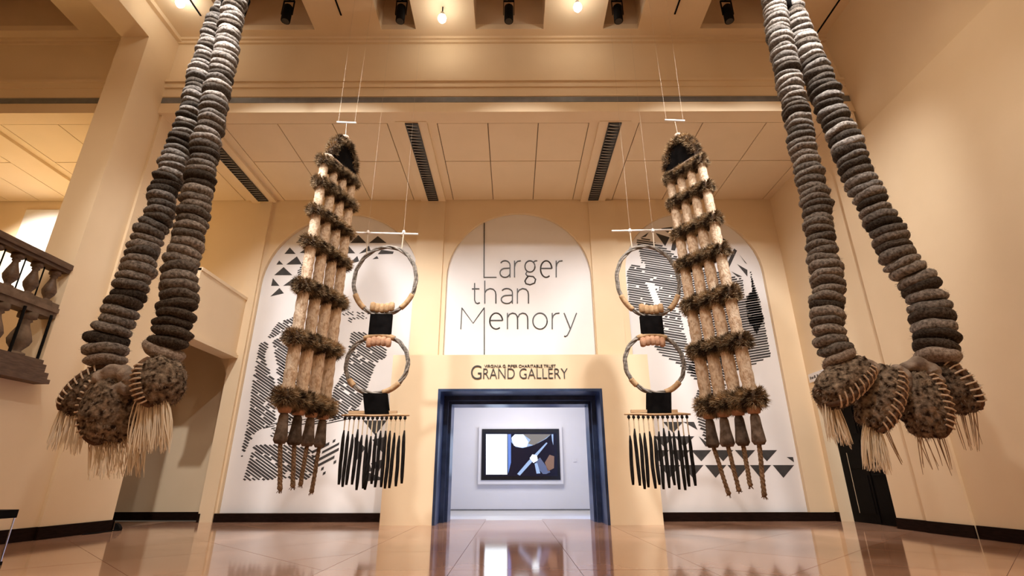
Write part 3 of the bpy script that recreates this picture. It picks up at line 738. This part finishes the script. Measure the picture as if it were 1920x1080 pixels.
def felt_fold(t, P, r):
    Q = []
    for i in range(len(P)-1):
        a, b, c, d = P[max(0, i-1)], P[i], P[i+1], P[min(len(P)-1, i+2)]
        for k in range(6):
            s = k/6; Q.append(.5*((2*b)+(c-a)*s+(2*a-5*b+4*c-d)*s*s+(3*b-a-3*c+d)*s**3))
    Q.append(P[-1]); n = len(Q); mb = MB()
    mb.tube(Q, [r*min(1, .35+3.2*min(i, n-1-i)/n)*(1+.12*math.sin(i*1.1)) for i in range(n)], 16)
    mb.v = [tuple(V(v)*1+V((noise.noise(V(v)*9), noise.noise(V(v)*9+V((5, 0, 0))), noise.noise(V(v)*9+V((0, 5, 0)))))*.03) for v in mb.v]
    obj('folded_felt', mb, 'felt_light', t, True)
def hanger(t, px, Y, top):
    p = at(px, 6, Y)
    obj('hanger', MB().lathe([(.06, 0), (.2, .05), (.22, .35), (.15, .6), (.05, .75)], 14, (p.x, Y+.05, p.z-.15)), 'black_cloth', t, True)
    obj('hanging_rope', MB().tube([(p.x, Y+.05, p.z+.55), (p.x, Y+.05, ZC)], .03, 8), 'black_cloth', t)

gl = thing('bead_garland', (-4.9, GY, 1.2), 'giant garland of grey felt beads with three wool pods, hanging on the left', 'garland', 'giant felt bead garlands')
strand(gl, [(425, 4, 30), (404, 37, 33), (391, 85, 36), (381, 118, 38), (370, 155, 40), (365, 185, 40), (356, 222, 41), (343, 260, 44), (328, 296, 47), (319, 333, 49), (307, 363, 51), (299, 408, 52), (283, 428, 54), (271, 458, 55), (264, 489, 57), (253, 519, 60), (242, 550, 62), (230, 575, 63), (222, 592, 65), (217, 611, 66), (201, 636, 69), (197, 661, 72), (196, 684, 72)], 31, .42, .12)
strand(gl, [(445, -4, 36), (437, 22, 38), (430, 59, 41), (424, 96, 44), (413, 141, 45), (406, 174, 47), (400, 211, 49), (393, 244, 50), (383, 281, 51), (378, 319, 52), (370, 356, 54), (365, 385, 55), (361, 406, 56), (356, 436, 58), (350, 467, 60), (340, 494, 62), (336, 519, 65), (339, 542, 66), (333, 569, 66), (331, 594, 67), (322, 619, 69), (319, 639, 72), (303, 662, 72)], 32, .18, -.12)
pod(gl, (212, 693), (126, 775), 66, -38, 3, .15, 8)
pod(gl, (226, 700), (208, 832), 104, -62, 4, -.04, 10)
pod(gl, (300, 672), (300, 762), 84, -30, 5, -.2, 9, (-.9, .6))
felt_fold(gl, [at(x, y, GY-.26) for x, y in ((188, 742), (186, 715), (205, 702), (232, 700), (246, 716), (238, 728), (214, 735), (196, 752))], .10)
tassel(gl, ((118, 752), (160, 768)), ((88, 838), (150, 852)), 78, 'tassel_hair', 1, .1)
tassel(gl, ((166, 806), (272, 806)), ((165, 896), (270, 890)), 102, 'tassel_hair', 2, -.05)
tassel(gl, ((262, 742), (312, 748)), ((240, 848), (318, 846)), 108, 'tassel_hair', 3, -.25, .2)
tassel(gl, ((168, 806), (250, 822)), ((160, 842), (262, 852)), 26, 'tassel_dark', 4, -.08)
hanger(gl, 437, GY, 0)

gr = thing('bead_garland', (5.3, GY, 1.2), 'giant garland of grey felt beads with four wool pods, hanging on the right', 'garland', 'giant felt bead garlands')
strand(gr, [(1446, -4, 36), (1453, 22, 40), (1462, 77, 43), (1474, 125, 45), (1484, 172, 45), (1494, 216, 47), (1503, 268, 48), (1513, 307, 49), (1522, 345, 50), (1532, 383, 50), (1534, 425, 51), (1540, 469, 53), (1548, 507, 56), (1553, 539, 58), (1551, 583, 59), (1551, 608, 60), (1554, 630, 61), (1562, 649, 62), (1575, 672, 62)], 41, .12, -.1)
strand(gr, [(1470, -4, 36), (1484, 14, 40), (1501, 62, 44), (1517, 105, 47), (1537, 149, 50), (1556, 201, 52), (1575, 244, 54), (1592, 287, 55), (1611, 335, 56), (1632, 374, 56), (1652, 413, 56), (1668, 444, 58), (1683, 482, 61), (1709, 516, 64), (1734, 551, 68), (1745, 583, 70), (1753, 614, 72), (1756, 642, 73), (1757, 672, 73)], 42, .5, .1)
pod(gr, (1622, 680), (1538, 755), 70, 30, 6, -.12, 9)
pod(gr, (1668, 690), (1632, 808), 72, 24, 7, -.05, 10, (-.9, .8))
pod(gr, (1712, 698), (1748, 822), 82, 30, 8, -.02, 10)
pod(gr, (1745, 680), (1822, 772), 74, 18, 9, .16, 8)
for pts, r in ((((1616, 676), (1634, 690), (1632, 712), (1618, 722)), .10), (((1672, 690), (1690, 702), (1696, 722), (1688, 738)), .11), (((1690, 692), (1716, 684), (1742, 692), (1752, 712), (1748, 726)), .12)):
    felt_fold(gr, [at(x, y, GY-.10) for x, y in pts], r*.82)
tassel(gr, ((1544, 742), (1566, 758)), ((1552, 822), (1600, 838)), 78, 'tassel_hair', 5, -.15, .1)
tassel(gr, ((1622, 794), (1650, 804)), ((1618, 876), (1672, 886)), 102, 'tassel_hair', 6, -.1, .12)
tassel(gr, ((1655, 800), (1662, 800)), ((1690, 872), (1698, 876)), 4, 'tassel_dark', 7, -.08)
tassel(gr, ((1716, 812), (1766, 806)), ((1730, 884), (1800, 888)), 12, 'tassel_dark', 8, -.03, .05)
tassel(gr, ((1780, 768), (1826, 754)), ((1808, 846), (1842, 846)), 12, 'tassel_dark', 9, .14, .05)
hanger(gr, 1462, GY, 0)

# ------------------------------------------------------------------ tiered fur towers
def fur_sausage(L, R, seed, n=9000, mname='fur', arcpts=None, flen=(.035, .085)):
    """a core along x (or along arcpts) covered in blades of fur"""
    rn = random.Random(seed); mb = MB()
    pts = arcpts or [V((-L/2+L*i/10, 0, 0)) for i in range(11)]
    k = len(pts); rr = [R*(.55 if i in (0, k-1) else .92+.16*noise.noise((i*.9, seed, 0))) for i in range(k)]
    mb.tube(pts, rr, 10); nf = len(mb.f)
    for q in range(n):
        s = rn.random()*(k-1); i = min(k-2, int(s)); f = s-i
        p = V(pts[i]).lerp(V(pts[i+1]), f); t = (V(pts[i+1])-V(pts[i])).normalized(); a = t.orthogonal().normalized(); b = t.cross(a); th = rn.uniform(0, 6.28)
        o = math.cos(th)*a+math.sin(th)*b
        e = 0; rr_ = 1.
        if i == 0 and f < .6: e = -2.5*rn.random(); rr_ = math.sqrt(rn.random()); p = V(pts[0]).lerp(V(pts[1]), f*.4)
        if i == k-2 and f > .4: e = 2.5*rn.random(); rr_ = math.sqrt(rn.random()); p = V(pts[-1]).lerp(V(pts[-2]), (1-f)*.4)
        d = (o+t*(rn.uniform(-.5, .5)+e)+V((0, 0, -.25))+V((rn.uniform(-.4, .4), rn.uniform(-.4, .4), rn.uniform(-.4, .4)))).normalized()*rn.uniform(*flen)
        lump = 1+.25*noise.noise((p.x*7, p.y*7, p.z*7+th))
        mb.blade(p+o*R*.85*rr_, d*lump, .0055, d.cross(V((rn.uniform(-1, 1), rn.uniform(-1, 1), rn.uniform(-1, 1)))).normalized())
    me = mb.mesh('fur_tier', ['fur_core', mname])
    for i in range(nf, len(me.polygons)): me.polygons[i].material_index = 1
    return me
FURS = [fur_sausage(1.0, .135, s) for s in (1, 2, 3)]
mb = MB(); mb.lathe([(1.0, -.02), (1, .05)]+[(1+.06*math.sin(i*2.1)+.04*noise.noise((i*.7, 0, 1)), .1+.8*i/10) for i in range(11)]+[(1, .95), (1.0, 1.02)], 14)
TUBE = mb.mesh('felt_tube', 'tube_felt', True)
def tower(Nt, Nb, Ft, Fb, zs, label, seed, ropeends, sgn):
    Nt, Nb, Ft, Fb = [V((*p, 0)) for p in (Nt, Nb, Ft, Fb)]
    ctr = (Nb+Fb)/2
    t = thing('fur_tower_hanging', (ctr.x, ctr.y, .7), label, 'fiber sculpture', 'tiered fur and felt hangings')
    rn = random.Random(seed); N = []; F = []
    for i, z in enumerate(zs):
        f = (zs[0]-z)/(zs[0]-zs[-1]); N.append(Nt.lerp(Nb, f)+V((0, 0, z))); F.append(Ft.lerp(Fb, f)+V((0, 0, z)))
    for i, z in enumerate(zs):
        c = (N[i]+F[i])/2; d = F[i]-N[i]; L = d.length*(1.04+.08*i/6)
        rot = Matrix.Rotation(math.atan2(d.y, d.x), 4, 'Z') @ Matrix.Rotation(rn.uniform(-.04, .04), 4, 'Y')
        s = .86+.28*i/6
        link('fur_tier', FURS[(i+seed) % 3], t, Matrix.Translation(c) @ rot @ Matrix.Diagonal((L, s, s*rn.uniform(.95, 1.1), 1)))
        if i < len(zs)-1:
            for k in range(4):
                g3 = .1+.8*k/3; a = N[i].lerp(F[i], g3); b = N[i+1].lerp(F[i+1], g3); ax = a-b
                r = .074+.022*i/5
                link('felt_tube', TUBE, t, Matrix.Translation(b) @ ax.to_track_quat('Z', 'X').to_matrix().to_4x4() @ Matrix.Rotation(rn.uniform(0, 6), 4, 'Z') @ Matrix.Diagonal((r, r, ax.length, 1)))
    # pale wrap on the first tier, black cloth and fur arch above it
    d = (F[0]-N[0]); u = d.normalized()
    obj('pale_wrap', MB().tube([N[0]+d*(.08+.84*i/8)+V((0, 0, .115+.02*math.sin(i*.8))) for i in range(9)], [.04]+[.075]*7+[.04], 10), 'pale_cloth', t, True)
    c0 = N[0]+d*.55+V((0, 0, .12)); hw, hh = .31, .56
    pts = [c0-u*hw*math.cos(a_)*1.0+V((0, 0, hh*math.sin(a_))) for a_ in [math.pi*i/12 for i in range(13)]]
    side = u.cross(V((0, 0, 1)))
    mbk = MB(); fa = [tuple(p+side*.07) for p in pts]; fb = [tuple(p-side*.07) for p in pts]
    mbk.quad(*fa); mbk.quad(*fb[::-1])
    for i in range(len(fa)): mbk.quad(fa[i], fa[(i+1) % len(fa)], fb[(i+1) % len(fa)], fb[i])
    obj('black_cloth', mbk, 'black_cloth', t)
    o = link('fur_arch', fur_sausage(1, .095, seed+50, 5000, arcpts=pts), t)
    obj('pale_cap', MB().lathe([(.02, .10), (.06, .085), (.075, .03), (.05, -.02)][::-1], 10, tuple(pts[6]+V((0, 0, .06)))), 'pale_cloth', t, True)
    top = pts[6]+V((0, 0, .15)); bar = top+V((-.02, 0, .32))
    obj('hanging_rod', MB().tube([bar+V((-.19, 0, .01)), bar+V((.19, 0, -.01))], .02, 8), 'white_rod', t)
    obj('wire', MB().tube([top, bar], .004, 4), 'wire', t)
    for s_ in (-.16, .16): obj('wire', MB().tube([bar+V((s_, 0, 0)), V((bar.x+s_*1.2, bar.y, ZC))], .0018, 4), 'wire', t)
    # knobs, felt bells and ropes below the last tier
    for k in range(4):
        g3 = .1+.8*k/3; a = N[-1].lerp(F[-1], g3)
        obj('knob', MB().lathe([(.03, -.07), (.085, -.055), (.105, 0), (.085, .05), (.03, .06)], 12, (a.x, a.y, a.z-.15)), 'knob_felt', t, True)
        mbq = MB(); prof = [(.045, 0), (.065, -.06), (.075, -.2), (.09, -.32), (.10, -.40), (.07, -.45), (.025, -.44)]
        mbq.lathe(prof[::-1], 14, (a.x, a.y, a.z-.2))
        vs = []
        for x, y, z in mbq.v:
            th = math.atan2(y-a.y, x-a.x); q = max(0, (a.z-.4-z)/.25); r_ = 1+.30*q*(abs(math.sin(th+k))-.6)
            vs.append((a.x+(x-a.x)*r_*1.05, a.y+(y-a.y)*r_, z))
        mbq.v = vs
        obj('felt_bell', mbq, 'bell_felt', t, True)
        ex, ey = ropeends[k]; b = at(ex, ey, a.y); st = a+V((0, 0, -.6))
        mbr = MB()
        for w_ in range(3):
            P = []
            for i in range(25):
                s = i/24; p = st.lerp(b, s); an_ = s*26+w_*2.094; P.append(p+V((math.cos(an_)*.017, math.sin(an_)*.017, 0)))
            mbr.tube(P, [.02]*22+[.022, .026, .012], 5)
        for w_ in range(10):
            mbr.tube([b+V((0, 0, .04)), b+V((rn.uniform(-.04, .04), rn.uniform(-.04, .04), -rn.uniform(0, .04)))], .005, 3)
        obj('rope', mbr, 'rope', t, True)
tower((-3.39, 7.6), (-3.43, 7.6), (-3.03, 8.45), (-3.11, 8.72), [6.25, 5.78, 5.22, 4.62, 3.86, 3.0, 2.06],
      'hanging tower of fur tiers and tan felt tubes left of the portal', 1, [(525, 920), (549, 914), (563, 911), (584, 925)], -1)
tower((3.40, 7.6), (3.62, 7.6), (2.91, 8.25), (3.10, 8.46), [6.19, 5.67, 5.05, 4.46, 3.71, 2.92, 2.03],
      'hanging tower of fur tiers and tan felt tubes right of the portal', 2, [(1433, 932), (1407, 912), (1386, 922), (1367, 929)], 1)

# ------------------------------------------------------------------ ring hangings
RY = 9.02
def ring_piece(rod, r1, r2, bar, nst, label, seed, fbot, wires):
    c1 = at(r1[0], r1[1], RY); c2 = at(r2[0], r2[1], RY); rn = random.Random(seed)
    R1 = r1[2]/ppm(c1); H1 = (at(r1[0], r1[1]-r1[3], RY)-at(r1[0], r1[1]+r1[3], RY)).z/2
    R2 = r2[2]/ppm(c2); H2 = (at(r2[0], r2[1]-r2[3], RY)-at(r2[0], r2[1]+r2[3], RY)).z/2
    t = thing('ring_hanging', (c2.x, RY, .75), label, 'fiber sculpture', 'double ring hangings with black fringe')
    def ell(c, R, H, a): return c+V((R*math.cos(a), 0, H*math.sin(a)))
    for c, R, H in ((c1, R1, H1), (c2, R2, H2)):
        mb = MB(); n = 64
        for s in range(3):
            P = []
            for i in range(n+1):
                a = 2*math.pi*i/n; tw_ = a*5+s*2.094; q = ell(c, R-.03, H-.03, a); o = V((math.cos(a), 0, math.sin(a)))
                P.append(q+o*math.cos(tw_)*.022+V((0, math.sin(tw_)*.022, 0)))
            mb.tube(P, .021, 6, caps=False)
        obj('ring', mb, 'ring_grey', t, True)
        for a0, a1 in ((205, 235), (305, 335)) if c is c1 else ((212, 228), (285, 320), (60, 120)):
            P = [ell(c, R-.03, H-.03, math.radians(a0+(a1-a0)*i/8)) for i in range(9)]
            obj('tan_binding', MB().tube(P, .05, 10), 'ring_tan', t, True)
    # lobed felt rolls inside the rings
    for c, R, H, sg, cnt in ((c1, R1, H1, -1, 5), (c2, R2, H2, 1, 5)):
        for k in range(cnt):
            x = (k-(cnt-1)/2)*.088; z = c.z+sg*(H*math.sqrt(max(.1, 1-(x/R)**2))-.15)
            obj('felt_roll', MB().lathe([(.03, -.085), (.05, -.07), (.058, 0), (.05, .07), (.03, .085)], 10, (c.x+x, RY-.02, z)), 'knob_felt' if sg > 0 else 'ring_tan', t, True)
    bx0, bx1 = at(bar[0], bar[2], RY), at(bar[1], bar[2], RY); zb = bx0.z; cb = (bx0+bx1)/2
    def strap(xc0, xc1, z1, z0, hw):
        mb = MB()
        for dx0, dx1, zz0, zz1 in ((-hw, hw, z0, z1),):
            mb.prism([(xc0+dx0, zz0), (xc0+dx1, zz0), (xc1+dx1, zz1), (xc1+dx0, zz1)], 1, RY-.05, RY+.05)
        obj('black_strap', mb, 'black_cloth', t)
    strap((c1.x+c2.x)/2, (c1.x+c2.x)/2, c1.z-H1+.03, c2.z+H2-.03, .20)
    strap(cb.x+.03, c2.x+.02, c2.z-H2+.03, zb+.02, .21)
    obj('wood_bar', MB().tube([V((bx0.x+(bx1.x-bx0.x)*i/10, RY-.02, zb+(.005*math.sin(i)))) for i in range(11)], [.014, .022]+[.028]*7+[.022, .014], 8), 'bar_wood', t, True)
    obj('wood_slat', MB().box(bx0.x+.12, bx1.x-.22, RY-.04, RY+.02, zb+.03, zb+.075), 'bar_wood', t)
    for k in range(nst):
        f = (k+.5)/nst; x = bx0.x+.03+(bx1.x-bx0.x-.06)*f
        obj('knob', MB().lathe([(.008, -.035), (.026, -.02), (.028, .0), (.018, .025)], 8, (x, RY-.03, zb-.045)), 'fringe_black', t)
        z1 = zb-.06; z2 = zb-.06-rn.uniform(.17, .3); zf = at(r2[0], fbot, RY).z+rn.uniform(-.04, .06); dx = rn.uniform(-.02, .02)
        obj('cream_cord', MB().tube([(x, RY-.02, z1), (x+dx*.2, RY-.02, z2-.08)], .011, 6), 'fringe_cream', t)
        pts = [V((x+dx*.2, RY-.02, z2))]
        for i in range(1, 9):
            s = i/8; pts.append(V((x+dx*(.2+.8*s)+noise.noise((k*2.3+seed, s*2.5, 0))*.010, RY-.02+noise.noise((k*1.7, s*3, seed))*.015, z2+(zf-z2)*s)))
        obj('fringe_strand', MB().tube(pts, [.012, .026, .030, .031, .031, .031, .031, .029, .02], 7), 'fringe_black', t, True)
    ra, rb_ = at(rod[0], rod[2], RY), at(rod[1], rod[3], RY)
    obj('hanging_rod', MB().tube([ra, rb_], .02, 8), 'white_rod', t)
    for wx in wires:
        p = at(wx, rod[2], RY); a = math.acos(max(-.9, min(.9, (p.x-c1.x)/R1)))
        obj('wire', MB().tube([V((p.x, RY, ra.z)), ell(c1, R1-.03, H1-.03, a)], .012, 6), 'wire', t)
        obj('eyelet', MB().lathe([(.01, .05), (.03, .03), (.035, -.02), (.015, -.04)][::-1], 8, (p.x, RY, ra.z)), 'white_rod', t)
        obj('wire', MB().tube([V((p.x, RY, ra.z)), V((p.x, RY, ZC))], .0016, 4), 'wire', t)
ring_piece((655, 784, 436, 439), (722, 525, 61, 66), (707, 682, 61, 58), (641, 768, 779), 14, 'two large grey rings over a black fringe, hanging left of the portal', 1, 914, (690, 757))
ring_piece((1147, 1262, 433, 431), (1215, 526, 61, 68), (1227, 681, 58, 58), (1170, 1294, 777), 13, 'two large grey rings over a black fringe, hanging right of the portal', 2, 916, (1181, 1224))

# ------------------------------------------------------------------ display case at the left edge and small floor box
dc = thing('display_case', (-7.0, 6.4, 0), 'low glass display case with a black rim at the left edge', 'display case')
pc = at(34, 962, 6.6); tz = pc.z; x1 = pc.x
obj('rim', MB().box(x1-1.3, x1, 5.6, 6.6, tz-.05, tz+.04), 'black_metal', dc)
for xx, yy in ((x1-1.29, 5.61), (x1-.02, 5.61), (x1-1.29, 6.58), (x1-.02, 6.58)): obj('corner_post', MB().box(xx, xx+.012, yy, yy+.012, 0, tz-.05), 'chrome', dc)
obj('base', MB().box(x1-1.3, x1, 5.6, 6.6, 0, .04), 'black_metal', dc)
obj('glass_pane', MB().box(x1-1.27, x1-.03, 5.612, 5.618, .04, tz-.05), 'clear_glass', dc)
fb = thing('floor_outlet', (XL+.16, 10.98, 0), 'small black cable box on the floor at the pier corner', 'outlet')
obj('body', MB().prism([(XL+.09, 0), (XL+.2, 0), (XL+.2, .05), (XL+.15, .11), (XL+.09, .14)], 1, 10.94, 11.02), 'black_metal', fb)
obj('cable', MB().tube([(XL+.2, 10.94, .02), (XL+.16, 10.7, .012), (XL+.2, 10.4, .012), (XL+.15, 10.1, .012)], .012, 6), 'black_metal', fb)
